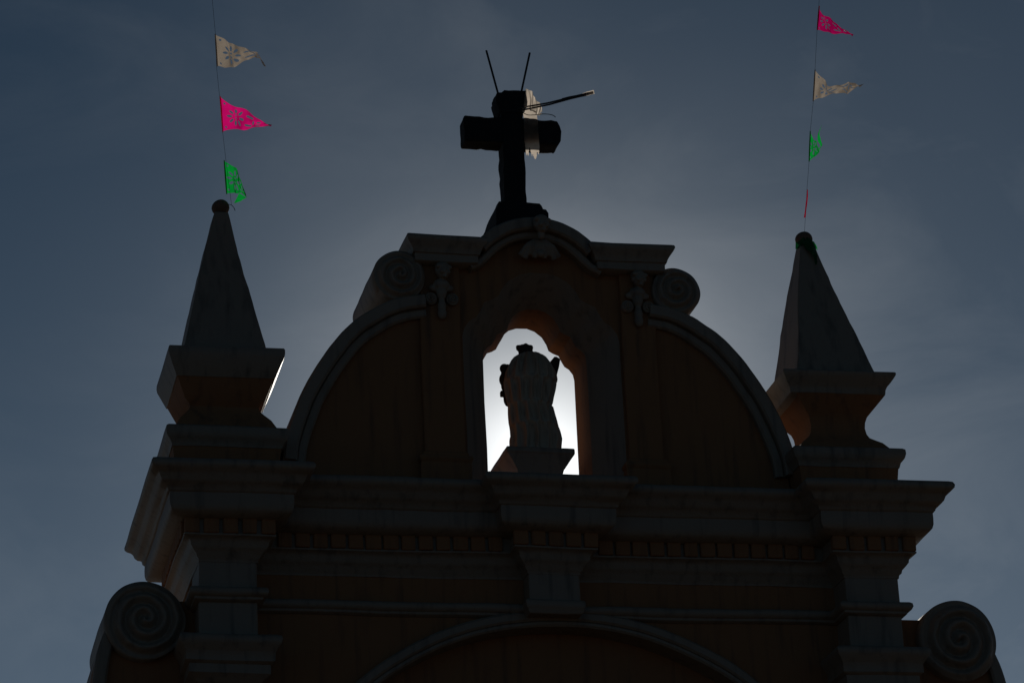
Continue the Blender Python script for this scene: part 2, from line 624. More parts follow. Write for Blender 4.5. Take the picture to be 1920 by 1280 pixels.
# capitals of the lower pilasters
CAPITAL = [(.0, 11.20), (.19, 11.175), (.235, 11.155), (.25, 11.115), (.235, 11.065), (.200, 11.030), (.178, 10.985), (.168, 10.975),
           (.168, 10.865), (.140, 10.845), (.122, 10.835), (.122, 10.730), (.070, 10.690), (.030, 10.650), (.0, 10.62)]
for sx in (-1, 1):
    fp = [(-4.28, .5), (-4.28, -.45), (-3.60, -.45), (-3.60, .02)] if sx < 0 else [(3.60, .02), (3.60, -.45), (4.28, -.45), (4.28, .5)]
    obj('capital', sweep(fp, CAPITAL, closed=False), M['trim'], church, wobble=1, sharp=50)

# scrolls beside the storey, with the curved buttress running down from each
for sx, cx, cz, r in ((-1, -4.88, 11.46, .475), (1, 5.11, 11.42, .51)):
    obj('scroll', volute_disc(cx, cz, r, -.10, 1.75 if sx < 0 else 1.3, 3.1, -sx, .07), M['trim'], church, wobble=.9, sharp=60)
    crv = [(cx + sx * r * .93, cz - r * .15), (cx + sx * r * 1.14, cz - r * .80), (cx + sx * r * 1.42, cz - 1.15), (cx + sx * 1.15, cz - 2.0),
           (cx + sx * 1.75, cz - 2.7), (cx + sx * 2.1, cz - 3.5)]
    pth = [tuple(p) for p in spline([Vector((a, b_, 0)) for a, b_ in crv], 30)]
    pth = [(p[0], p[1]) for p in pth]
    poly = [(sx * 4.15, cz - .12)] + [(cx + sx * r * .7, cz - .12)] + pth + [(pth[-1][0], 0), (sx * 4.15, 0)]
    obj('buttress_wall', extrude_poly(poly, .02, 1.15), M['ochre'], church, wobble=.8)
    obj('buttress_coping', band(pth, .16, -.07, 1.6, flip=sx), M['trim'], church, wobble=.8)
    bm = mk_box(*sorted((sx * 4.2, cx)), .0, 1.2, cz - .15, cz + .28, s=.3)
    obj('scroll_block', bm, M['ochre'], church, wobble=.8)

# ------------------------------------------------------------------ the gable
half_n = [(.665, 13.12), (.665, 13.9), (.665, 14.5), (.665, 15.10), (.650, 15.18), (.605, 15.245), (.545, 15.285), (.510, 15.345), (.475, 15.425), (.400, 15.455),
          (.345, 15.490), (.318, 15.570), (.262, 15.670), (.170, 15.745), (.070, 15.780)]
half_o = [(1.00, 13.12), (1.00, 13.9), (1.00, 14.5), (1.00, 15.22), (.975, 15.33), (.91, 15.42), (.82, 15.48), (.765, 15.565), (.715, 15.68), (.60, 15.73),
          (.52, 15.785), (.475, 15.88), (.39, 15.99), (.25, 16.075), (.10, 16.115)]
NX = 0.05
niche = [(NX + x, z) for x, z in half_n] + [(NX - x, z) for x, z in half_n[::-1]]
surr = [(NX + x, z) for x, z in half_o] + [(NX - x, z) for x, z in half_o[::-1]]

SH = [(1.95, 15.56), (2.14, 15.44), (2.33, 15.30), (2.50, 15.12), (2.66, 14.91), (2.83, 14.65), (2.95, 14.43), (3.05, 14.20), (3.14, 13.95), (3.20, 13.72), (3.225, 13.5)]
curve_r = [(p.x, p.y) for p in spline([Vector((a, b_, 0)) for a, b_ in [(1.44, 15.70), (1.70, 15.66)] + SH], 40)]
curve_l = [(-x - .01, z) for x, z in curve_r]
inset = .06
gx = [(x - .10, z - .05) for x, z in curve_r]
ARC = []
AR, ACZ = 1.005, 15.765
for i in range(25):
    a = math.asin(.775 / AR) * (1 - 2 * i / 24)
    ARC.append((-.015 + AR * math.sin(a), ACZ + AR * math.cos(a)))
wall_o = [(-3.16, 13.12)] + [(-x, z) for x, z in gx[::-1]] + [(-1.60, 15.8), (-1.60, 16.30), (-.80, 16.30)] + \
         [(x, z - .12) for x, z in ARC[::-1]] + [(.80, 16.30), (1.60, 16.30), (1.60, 15.8)] + gx + [(3.16, 13.12)]
bm = extrude_poly(wall_o, 0.0, 1.08, surr, niche)
obj('gable_wall', bm, M['ochre'], church, wobble=.7)
# splayed white surround and ochre reveal of the niche
bm = bmesh.new()
ns = len(niche)
ra = [bm.verts.new((x, 0.0, z)) for x, z in surr]
rm = [bm.verts.new(((x + sx_) / 2, .17, (z + sz_) / 2)) for (x, z), (sx_, sz_) in zip(surr, niche)]
rb = [bm.verts.new((x, .40, z)) for x, z in niche]
for i in range(ns - 1):
    bm.faces.new((ra[i], ra[i + 1], rm[i + 1], rm[i]))
    bm.faces.new((rm[i], rm[i + 1], rb[i + 1], rb[i]))
obj('niche_surround', bm, M['trim'], church, wobble=.7)
bm = bmesh.new()
prev = None
for t in range(5):
    row = [bm.verts.new((x, .40 + .68 * t / 4, z)) for x, z in niche]
    if prev:
        for i in range(ns - 1):
            bm.faces.new((prev[i], prev[i + 1], row[i + 1], row[i]))
    prev = row
obj('niche_reveal', bm, M['ochre'], church, wobble=.7)

# plinth under the gable
obj('gable_plinth', mk_box(-3.2, -.98, -.06, 1.12, 13.1, 13.30), M['ochre'], church, wobble=.8, bevel=.015)
obj('gable_plinth', mk_box(1.08, 3.2, -.06, 1.12, 13.1, 13.30), M['ochre'], church, wobble=.8, bevel=.015)

# strips beside the niche with their bases
for sx in (-1, 1):
    xa, xb = (-1.49, -.985) if sx < 0 else (1.075, 1.52)
    st = obj('gable_pilaster', mk_box(xa, xb, -.07, .1, 13.25, 16.2), M['ochre'], church, wobble=.8, bevel=.015)
    fp = [(xa, .08), (xa, -.07), (xb, -.07), (xb, .08)]
    base = [(0, 13.665), (.025, 13.65), (.03, 13.615), (.065, 13.60), (.078, 13.565), (.065, 13.53), (.055, 13.52), (.06, 13.47), (.06, 13.3), (0, 13.28)]
    obj('pilaster_base', sweep(fp, base, closed=False, inner=.05), M['ochre'], church, wobble=.8)

# coping: two steps following the curved shoulders
for sx, cv in ((-1, curve_l), (1, curve_r)):
    obj('coping', band(cv, .17, -.17, 1.14, flip=sx), M['trim'], church, wobble=1)
    inn = []
    for i, p in enumerate(cv):
        d = (Vector(cv[min(i + 1, len(cv) - 1)]) - Vector(cv[max(i - 1, 0)])).normalized()
        nn = Vector((d.y, -d.x)) * sx
        inn.append((p[0] + nn.x * .165, p[1] + nn.y * .165))
    obj('coping_moulding', band(inn, .12, -.09, .3, flip=sx), M['trim'], church, wobble=1)
# scrolls on the shoulders
obj('scroll', volute_disc(-1.755, 15.945, .325, -.12, 1.40, 2.9, 1, .05), M['trim'], church, wobble=.9, sharp=60)
obj('scroll', volute_disc(1.795, 15.895, .315, -.12, 1.15, 2.9, -1, .05), M['trim'], church, wobble=.9, sharp=60)

# broken entablature: two flat blocks and the arched pediment between them
CAP = [(.0, 16.455), (.11, 16.450), (.135, 16.435), (.145, 16.405), (.125, 16.365), (.085, 16.315), (.060, 16.265), (.052, 16.235), (.030, 16.228), (.028, 16.135), (.0, 16.115)]
for xa, xb in ((-1.545, -.80), (.80, 1.615)):
    fp = [(xa, 1.08), (xa, -.18), (xb, -.18), (xb, 1.08)]
    bm = sweep(fp, CAP, inner=.3)
    box(bm, xa + .05, xb - .05, -.1, 1.05, 16.13, 16.448)
    obj('cap_block', bm, M['trim'], church, wobble=1, sharp=50)
# arched pediment swept on the same idea, with small outward flick at its feet
foot_l, foot_r = (-.84, 16.33), (.80, 16.33)
arc_path = [(x, z) for x, z in ARC[::-1]]
obj('arched_pediment', band(arc_path, .16, -.26, 1.10, flip=1), M['trim'], church, wobble=1)
arc2 = [(-.015 + (x + .015) * .845, ACZ + (z - ACZ) * .845) for x, z in arc_path]
arc2 = [(-.88, 16.16), (-.76, 16.215)] + arc2 + [(.73, 16.215), (.85, 16.16)]
obj('pediment_moulding', band(arc2, .10, -.17, .3, flip=1), M['trim'], church, wobble=1)


# carved heads with wings and drops on the strips, and the one on the crown of the arch
def cherub(cx, cz, y, yaw, s=1.0):
    bm = bmesh.new()
    rot = Matrix.Rotation(yaw, 4, 'Z')

    def at(x, yy, z):
        return Vector((cx, y, cz)) + (rot @ Vector((x * s, yy * s, z * s)))
    hd = .098 * s
    ico(bm, at(0, -.075, 0), hd, 3, (.86, .9, 1.08))                 # skull
    ico(bm, at(0, -.055, .055), hd * .98, 3, (1.0, 1.0, .8))         # hair cap
    for a in (-.075, -.04, 0, .04, .075):
        ico(bm, at(a, -.115, .068 - abs(a) * .25), .032 * s, 2)      # curls
    for a in (-1, 1):
        ico(bm, at(a * .085, -.06, -.005), .026 * s, 2, (.6, 1, 1.3))   # ears
        ico(bm, at(a * .042, -.142, -.028), .03 * s, 2)               # cheeks
        ico(bm, at(a * .036, -.15, .012), .013 * s, 2)                # eyes
    ico(bm, at(0, -.163, -.012), .017 * s, 2, (.8, 1, 1.5))           # nose
    ico(bm, at(0, -.150, -.052), .018 * s, 2, (1.5, .8, .5))          # mouth
    ico(bm, at(0, -.135, -.083), .025 * s, 2)                         # chin
    ico(bm, at(0, -.045, -.12), .05 * s, 2, (.9, .9, 1.3))            # neck
    return bm


for cx, yaw, zz in ((-1.225, .25, 0), (1.285, .25, .01)):
    o = obj('carved_head', cherub(cx, 16.005 + zz, -.09, yaw), M['trim'], church)
    remesh(o, .008)
    bm = bmesh.new()
    c = Vector((cx, -.09, 15.78 + zz))
    ico(bm, c + Vector((0, -.03, .06)), .10, 3, (1.05, .75, .8))
    ico(bm, c + Vector((0, -.03, -.04)), .085, 3, (.8, .7, 1.2))
    for a in (-1, 1):
        ico(bm, c + Vector((a * .085, -.02, .02)), .06, 3, (1.2, .6, .8))
    ico(bm, c + Vector((0, -.03, -.23)), .062, 3, (.9, .75, 1.5))
    ico(bm, c + Vector((0, -.03, -.32)), .058, 3, (1.0, .75, 1.4))
    ico(bm, c + Vector((0, -.03, -.14)), .045, 3, (.9, .8, 1.4))
    b2 = obj('carved_bust', bm, M['trim'], church)
    remesh(b2, .009)
    for a in (-1, 1):
        obj('carved_rosette', volute_disc(cx + a * .135, 15.655 + zz, .078, -.12, -.02, 2.3, a, .02), M['trim'], church, sharp=60)
# crown ornament: head over a fan of folds
o = obj('carved_head', cherub(.02, 16.62, -.27, .2, 1.05), M['trim'], church)
remesh(o, .008)
bm = bmesh.new()
for i in range(9):
    f = i / 8 * 2 - 1
    tube(bm, [(.035 + f * .07, -.20, 16.47), (.035 + f * .17, -.20, 16.39), (.035 + f * .25, -.15, 16.27 + .03 * (1 - f * f) - (.05 if i % 2 else 0))],
         [.022, .032, .036], 8)
ico(bm, Vector((.035, -.15, 16.42)), .12, 3, (1.5, .5, .6))
ico(bm, Vector((.035, -.13, 16.33)), .12, 3, (1.8, .4, .5))
ico(bm, Vector((.045, -.20, 16.29)), .05, 3, (1, .8, 1))
o = obj('carved_shell', bm, M['trim'], church, weld=False)
remesh(o, .010)

# ------------------------------------------------------------------ pinnacles
PROF_DADO = [(.60, 13.10), (.625, 13.36), (.645, 13.515)]
PROF_PED = [(.58, 13.505), (.655, 13.51), (.660, 13.525), (.672, 13.57), (.700, 13.60), (.718, 13.625), (.732, 13.68), (.728, 13.735), (.700, 13.757), (.58, 13.80)]
PROF_NECK = [(.59, 13.79), (.520, 13.885), (.450, 13.945), (.400, 13.99), (.370, 14.05), (.356, 14.13), (.362, 14.20), (.385, 14.27), (.425, 14.32), (.470, 14.375), (.545, 14.47), (.572, 14.50)]
PROF_NECK_L = [(.60, 13.79), (.545, 13.90), (.470, 13.99), (.425, 14.05), (.413, 14.10), (.440, 14.14), (.480, 14.175), (.585, 14.425)]
PROF_CAP_L = [(.55, 14.41), (.592, 14.415), (.640, 14.525), (.694, 14.655), (.700, 14.70), (.698, 14.745), (.685, 14.765), (.52, 14.79)]
PROF_CAP = [(.54, 14.48), (.575, 14.505), (.582, 14.56), (.598, 14.595), (.635, 14.64), (.668, 14.69), (.690, 14.725), (.694, 14.752), (.680, 14.768), (.52, 14.79)]
for cx, ball in ((-3.94, (-3.925, 16.885)), (3.78, (3.645, 16.835))):
    CY = .20
    z_ap = ball[1] - .085
    bx = ball[0]
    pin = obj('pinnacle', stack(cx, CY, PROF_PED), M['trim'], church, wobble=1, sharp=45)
    obj('pinnacle_dado', stack(cx, CY, PROF_DADO), M['ochre'], pin, wobble=1, sharp=45)
    obj('pinnacle_neck', stack(cx, CY, PROF_NECK_L if cx < 0 else PROF_NECK), M['ochre'], pin, wobble=.5 if cx < 0 else 1.2, sharp=45)
    obj('pinnacle_cap', stack(cx, CY, PROF_CAP_L) if cx < 0 else stack(cx - .04, CY + .04, [(h + .04, z) for h, z in PROF_CAP]), M['trim'], pin, wobble=.5 if cx < 0 else 1.2, sharp=45)
    bm = bmesh.new()
    rows = []
    for i in range(21):
        f = i / 20
        h = .505 * (1 - f) + .088 * f
        hb = (.505 if cx < 0 else .78) * (1 - f) + .088 * f
        hl = (.505 if cx < 0 else .53) * (1 - f) + .088 * f
        ox = (bx - cx) * f
        z = 14.78 + (z_ap - 14.78) * f
        ring = []
        pts = [(-hl, -h), (h, -h), (h, hb), (-hl, hb)]
        for k in range(4):
            a, b_ = Vector(pts[k]), Vector(pts[(k + 1) % 4])
            for t in range(4):
                q = a.lerp(b_, t / 4)
                ring.append(bm.verts.new((cx + ox + q.x, CY + q.y, z)))
        rows.append(ring)
    for i in range(20):
        for a in range(16):
            b_ = (a + 1) % 16
            bm.faces.new((rows[i][a], rows[i][b_], rows[i + 1][b_], rows[i + 1][a]))
    bm.faces.new(rows[0]); bm.faces.new(rows[-1])
    obj('pinnacle_spire', bm, M['trim'], pin, wobble=1.6, sharp=45, bevel=.012)
    bm = bmesh.new()
    bmesh.ops.create_uvsphere(bm, u_segments=32, v_segments=20, radius=.112, matrix=Matrix.Translation((bx, CY, ball[1])) @ Matrix.Diagonal((1, 1, .92, 1)))
    obj('ball_finial', bm, M['ball'], pin, wobble=1)

# nave behind, lower than the front and wholly hidden by it
obj('nave_wall', mk_box(-3.9, 3.9, 1.6, 24, 0, 7.5, s=2), M['ochre'], church)
bm = bmesh.new()
rf = [(-4.2, 7.4), (0, 9.4), (4.2, 7.4)]
f_ = [bm.verts.new((x, 1.72, z)) for x, z in rf]
g_ = [bm.verts.new((x, 24.3, z)) for x, z in rf]
for i in range(3):
    j = (i + 1) % 3
    bm.faces.new((f_[i], f_[j], g_[j], g_[i]))
bm.faces.new(f_); bm.faces.new(g_)
obj('nave_roof', bm, M['roof'], church)

# ------------------------------------------------------------------ statue and its pedestal
ped = empty('statue_pedestal', (.06, .85, 13.18), 'flared stone pedestal standing in the open niche under the statue', 'pedestal')
bm = bmesh.new()
rows = []
for hx, hy0, hy1, z in ((.265, .47, 1.20, 13.15), (.265, .47, 1.20, 13.55), (.30, .45, 1.22, 13.66), (.36, .42, 1.26, 13.76), (.425, .39, 1.30, 13.85)):
    ring = [(-hx, hy0), (hx, hy0), (hx, hy1), (-hx, hy1)]
    r_ = []
    for k in range(4):
        a, b_ = Vector(ring[k]), Vector(ring[(k + 1) % 4])
        for t in range(4):
            q = a.lerp(b_, t / 4)
            r_.append(bm.verts.new((.06 + q.x, q.y, z)))
    rows.append(r_)
for i in range(len(rows) - 1):
    for a in range(16):
        b_ = (a + 1) % 16
        bm.faces.new((rows[i][a], rows[i][b_], rows[i + 1][b_], rows[i + 1][a]))
bm.faces.new(rows[0]); bm.faces.new(rows[-1])
obj('shaft', bm, M['trim'], ped, wobble=1, sharp=40)
obj('slab', mk_box(-.375, .497, .38, 1.31, 13.845, 13.93, s=.12), M['trim'], ped, wobble=1, bevel=.02)

stt = empty('statue', (.08, .78, 13.92), 'stone robed statue seen from behind with ridged mantle and crown in the niche', 'statue')
# mantle: silhouette left / right at each height, back rounded towards the plaza
SIL = [(13.915, -.205, .375), (13.99, -.215, .385), (14.06, -.215, .392), (14.15, -.208, .405), (14.25, -.212, .385), (14.37, -.230, .350), (14.50, -.232, .318), (14.61, -.232, .302),
       (14.70, -.245, .318), (14.80, -.258, .348), (14.88, -.266, .368), (14.97, -.262, .377), (15.06, -.240, .362), (15.13, -.212, .330), (15.19, -.180, .295),
       (15.24, -.140, .262), (15.285, -.088, .226), (15.32, -.040, .170), (15.335, .02, .10)]
bm = bmesh.new()
NA = 180
rows = []
HS = 74
for k in range(HS):
    z = 13.915 + (15.335 - 13.915) * (k / (HS - 1)) ** .93
    i = 0
    while i < len(SIL) - 2 and SIL[i + 1][0] < z: i += 1
    f = max(0, min(1, (z - SIL[i][0]) / (SIL[i + 1][0] - SIL[i][0])))
    lft = SIL[i][1] * (1 - f) + SIL[i + 1][1] * f
    rgt = SIL[i][2] * (1 - f) + SIL[i + 1][2] * f
    cx, hw = (lft + rgt) / 2, (rgt - lft) / 2
    dep = min(hw * .82, .235)
    row = []
    tier = 0 if z < 14.32 else 1 if z < 14.60 else 2 if z < 14.93 else 3
    for a in range(NA):
        th = 2 * math.pi * a / NA
        x, y = math.cos(th), math.sin(th)
        d = 0.0
        if y < .15:
            u = th / (2 * math.pi) * 15 + tier * .5
            ridge = math.exp(-((u - round(u)) / .20) ** 2)
            tz = ((z - (13.95, 14.32, 14.60, 14.93)[tier]) / (.37, .28, .33, .40)[tier])
            lens = max(.0, math.sin(math.pi * max(.0, min(1, tz)))) ** .45
            d = .085 * (ridge * lens + (1 - lens) * .85) * min(1, (.15 - y) * 3)
        else:
            d = .014 * math.sin(9 * th + 2 * z)
        d *= min(1, hw / .2)
        row.append(bm.verts.new((cx + x * (hw - .012 + d * .6), .78 + y * (dep + d), z)))
    rows.append(row)
for i in range(HS - 1):
    for a in range(NA):
        b_ = (a + 1) % NA
        bm.faces.new((rows[i][a], rows[i][b_], rows[i + 1][b_], rows[i + 1][a]))
bm.faces.new(rows[0]); bm.faces.new(rows[-1])
obj('mantle', bm, M['statue'], stt, wobble=.6, sharp=80)
# head under the veil, turned away, and the crown
bm = bmesh.new()
ico(bm, Vector((.02, .83, 15.23)), .115, 3, (.85, .95, 1.1))
ico(bm, Vector((.02, .945, 15.20)), .02, 2)
obj('head', bm, M['statue'], stt)
bm = bmesh.new()
ring = []
for k in range(12):
    th = 2 * math.pi * k / 12
    ico(bm, Vector((.012 + .082 * math.cos(th), .78 + .07 * math.sin(th), 15.405 + .008 * math.sin(2.3 * k))), .030, 2, (1.1, 1, .9))
bmesh.ops.create_cone(bm, cap_ends=True, segments=28, radius1=.078, radius2=.086, depth=.13, matrix=Matrix.Translation((.012, .78, 15.345)))
ico(bm, Vector((-.055, .78, 15.395)), .045, 2)
ico(bm, Vector((.080, .78, 15.375)), .040, 2)
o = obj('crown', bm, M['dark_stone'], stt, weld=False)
remesh(o, .007)
# the child carried on one arm
bm = bmesh.new()
ico(bm, Vector((-.250, .84, 15.135)), .060, 3, (1, 1, 1.05))
ico(bm, Vector((-.205, .84, 15.150)), .045, 3)
ico(bm, Vector((-.240, .84, 15.06)), .056, 3, (1, 1, 1.2))
ico(bm, Vector((-.244, .84, 14.985)), .078, 3, (1, 1, 1.25))
ico(bm, Vector((-.225, .84, 14.90)), .075, 3, (1, 1, 1.3))
ico(bm, Vector((-.235, .83, 14.82)), .055, 3, (1, 1, 1.2))
box(bm, -.318, -.23, .79, .86, 14.752, 14.822, s=.1)
ico(bm, Vector((-.225, .82, 14.72)), .062, 3, (.9, 1, 1.7))
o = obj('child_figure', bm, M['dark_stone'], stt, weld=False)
remesh(o, .008)
# raised flared sceptre head on the other side
bm = bmesh.new()
pts = [(.27, 15.16), (.315, 15.200), (.352, 15.245), (.388, 15.288), (.420, 15.290), (.466, 15.262), (.446, 15.16), (.420, 15.07), (.388, 14.96), (.30, 14.92)]
b3 = extrude_poly(pts, .74, .84)
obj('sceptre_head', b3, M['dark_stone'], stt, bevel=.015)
# trailing hem and foot at the side
bm = bmesh.new()
ico(bm, Vector((-.215, .80, 13.99)), .07, 3, (1.1, 1, .9))
ico(bm, Vector((-.15, .74, 14.02)), .08, 3, (1.2, .8, .7))
ico(bm, Vector((-.20, .80, 14.12)), .05, 3, (.7, 1, 2.2))
o = obj('hem', bm, M['statue'], stt, weld=False)
remesh(o, .010)

# ------------------------------------------------------------------ the cross on the crown of the gable
crs = empty('cross', (-.14, .4, 16.7), 'rough black cross with thin rods standing on the arched pediment', 'cross')
bm = bmesh.new()
rows = []
for hx0, hx1, y0, y1, z in ((-.44, .24, .10, .98, 16.55), (-.44, .24, .10, .98, 16.98), (-.425, .215, .11, .96, 17.03), (-.415, .18, .12, .95, 17.04),
                            (-.405, .165, .13, .90, 17.09), (-.395, .14, .14, .88, 17.125), (-.35, .10, .2, .82, 17.14)):
    ring = [(hx0, y0), (hx1, y0), (hx1, y1), (hx0, y1)]
    r_ = []
    for k in range(4):
        a, b_ = Vector(ring[k]), Vector(ring[(k + 1) % 4])
        for t in range(6):
            q = a.lerp(b_, t / 6)
            r_.append(bm.verts.new((q.x, q.y, z)))
    rows.append(r_)
for i in range(len(rows) - 1):
    for a in range(24):
        b_ = (a + 1) % 24
        bm.faces.new((rows[i][a], rows[i][b_], rows[i + 1][b_], rows[i + 1][a]))
bm.faces.new(rows[0]); bm.faces.new(rows[-1])
obj('base', bm, M['cross'], crs, wobble=1.5)


def rough_bar(x0, x1, y0, y1, z0, z1, skew=0.0, rough=1.6):
    bm = mk_box(x0, x1, y0, y1, z0, z1, s=.07)
    for v in bm.verts:
        v.co.z += skew * (v.co.x - (x0 + x1) / 2)
        e = v.co * 11
        v.co += Vector((noise.noise(e), noise.noise(e + Vector((7, 3, 1))), noise.noise(e + Vector((2, 9, 5))))) * .012 * rough
    return bm


bm = rough_bar(-.302, -.018, .16, .44, 17.08, 18.45)
for v in bm.verts:
    f = (v.co.z - 17.1) / 1.35
    v.co.x += -.012 * f * 0
obj('post', bm, M['cross'], crs, bevel=.02)
bm = mk_box(-.368, .046, .15, .46, 18.40, 18.715, s=.06)
for v in bm.verts:
    e = v.co * 7
    lowf = max(0, (18.52 - v.co.z) / .12)
    v.co.x = -.155 + (v.co.x + .155) * (1 - .22 * min(1, lowf))
    if v.co.z > 18.66 and v.co.x < -.3: v.co.z -= .04; v.co.x += .02
    v.co += Vector((noise.noise(e), noise.noise(e + Vector((7, 3, 1))), noise.noise(e + Vector((2, 9, 5))))) * .022
obj('post_head', bm, M['cross'], crs, bevel=.02)
bm = rough_bar(-.795, .482, .165, .455, 17.975, 18.325, skew=.0)
for v in bm.verts:
    if v.co.x > .40:
        t = (v.co.z - 18.15) / .18
        v.co.x -= .05 * t * t * (v.co.x - .40) / .08
obj('beam', bm, M['cross'], crs, bevel=.025)
for a, b_ in (((-.322, .2, 18.66), (-.457, .2, 19.285)), ((-.030, .2, 18.66), (.120, .2, 19.29))):
    obj('rod', mk_tube([a, Vector(a).lerp(Vector(b_), .5), b_], .0135, 8), M['iron'], crs)
wire = spline([(-.377, .12, 18.336), (-.188, .08, 18.394), (-.05, .08, 18.37), (.047, .10, 18.345), (.246, .12, 18.383), (.36, .12, 18.375), (.403, .12, 18.345)], 24)
obj('wire', mk_tube(wire, .005, 6), M['iron'], crs)

def patch(rows_, nu, nv, hole=None, ripple=0.0, freq=9.0, seed=0.0, thick=0.0):
    """cloth patch lofted through a list of edge polylines (first = one edge, last = the opposite edge)"""
    bm = bmesh.new()
    S = [spline(r_, nu + 1) for r_ in rows_]
    vs = []
    for i in range(nu + 1):
        line = [s_[i] for s_ in S]
        prof_ = spline(line, nv + 1) if len(line) > 2 else [line[0].lerp(line[1], j / nv) for j in range(nv + 1)]
        vs.append(prof_)
    grid_ = []
    for i in range(nu + 1):
        r_ = []
        for j in range(nv + 1):
            u, v = i / nu, j / nv
            p = vs[i][j].copy()
            w_ = ripple * min(1, u * 3) * (math.sin(freq * u + 3.1 * v + seed) + .5 * math.sin(freq * 2.3 * u - 4 * v + 2 * seed))
            p.y += w_
            p.z += w_ * .15
            r_.append(bm.verts.new(p))
        grid_.append(r_)
    for i in range(nu):
        for j in range(nv):
            u, v = (i + .5) / nu, (j + .5) / nv
            if hole and hole(u, v, vs[i][j]):
                continue
            a, b_, c_, d_ = grid_[i][j], grid_[i + 1][j], grid_[i + 1][j + 1], grid_[i][j + 1]
            try:
                bm.faces.new((a, b_, c_, d_))
            except ValueError:
                pass
    loose = [v for v in bm.verts if not v.link_faces]
    bmesh.ops.delete(bm, geom=loose, context='VERTS')
    return bm


# two thin sticks tied to the head of the cross, bound with white tape at the tip
bun = empty('tied_sticks', (.04, .12, 18.47), 'pair of dark sticks tied to the cross, white tape on tip', 'sticks')
for a, b_ in (((-.08, .12, 18.445), (.895, .12, 18.722)), ((-.06, .10, 18.405), (.900, .10, 18.705))):
    p0, p1 = Vector(a), Vector(b_)
    obj('stick', mk_tube([p0, p0.lerp(p1, .4) + Vector((0, 0, -.012)), p0.lerp(p1, .7), p1], .011, 8), M['iron'], bun)
p0, p1 = Vector((.50, .11, 18.602)), Vector((.82, .11, 18.692))
obj('binding', mk_tube([p0, p0.lerp(p1, .3), p0.lerp(p1, .6), p1], [.016, .021, .019, .022], 8), M['iron'], bun)
p0, p1 = Vector((.77, .11, 18.680)), Vector((.915, .11, 18.722))
tip_sheet = patch([[(.77, .10, 18.700), (.85, .085, 18.728), (.925, .09, 18.752)], [(.775, .10, 18.655), (.86, .08, 18.672), (.93, .09, 18.698)]], 10, 5, ripple=.006, freq=12)
obj('added_tip_sheet', tip_sheet, M['cloth'], bun)  # translucent sheet added so the taped tip looks whiter
obj('tape', mk_tube([p0, p0.lerp(p1, .3), p0.lerp(p1, .7), p1], [.018, .020, .019, .020], 10), M['cloth'], bun)


# white rag knotted round the cross
rag = empty('white_rag', (.05, .12, 18.2), 'torn white rag knotted round the black cross and hanging over its arm', 'rag')
fan = patch([[(.03, .13, 18.74), (.10, .20, 18.745), (.175, .24, 18.673), (.25, .28, 18.581), (.285, .30, 18.518)],
             [(.0, .10, 18.60), (.09, .15, 18.58), (.15, .2, 18.53), (.22, .22, 18.49), (.27, .25, 18.47)],
             [(-.02, .10, 18.46), (.06, .12, 18.44), (.12, .16, 18.415), (.18, .2, 18.405), (.225, .24, 18.405)]], 40, 26, hole=lambda u, v, p: u > .93 + .07 * math.sin(v * 13) * math.cos(v * 5), ripple=.03, freq=15)
obj('knot_end', fan, M['cloth'], rag)
rg = random.Random(3)


def torn(u, v, p):
    e = .935 + .055 * math.sin(v * 11 + .6) + .035 * math.sin(v * 29 + 1)
    return u > e


strip = patch([[(-.03, .135, 18.46), (-.02, .115, 18.30), (-.03, .10, 18.15), (-.028, .095, 18.00), (-.012, .10, 17.78)],
               [(.06, .11, 18.44), (.07, .10, 18.30), (.07, .09, 18.15), (.068, .085, 18.00), (.06, .09, 17.72)],
               [(.15, .13, 18.42), (.16, .115, 18.30), (.165, .10, 18.15), (.16, .10, 18.00), (.172, .11, 17.74)]], 40, 30, hole=torn, ripple=.012, freq=7, seed=1.4)
obj('hanging_end', strip, M['cloth'], rag)
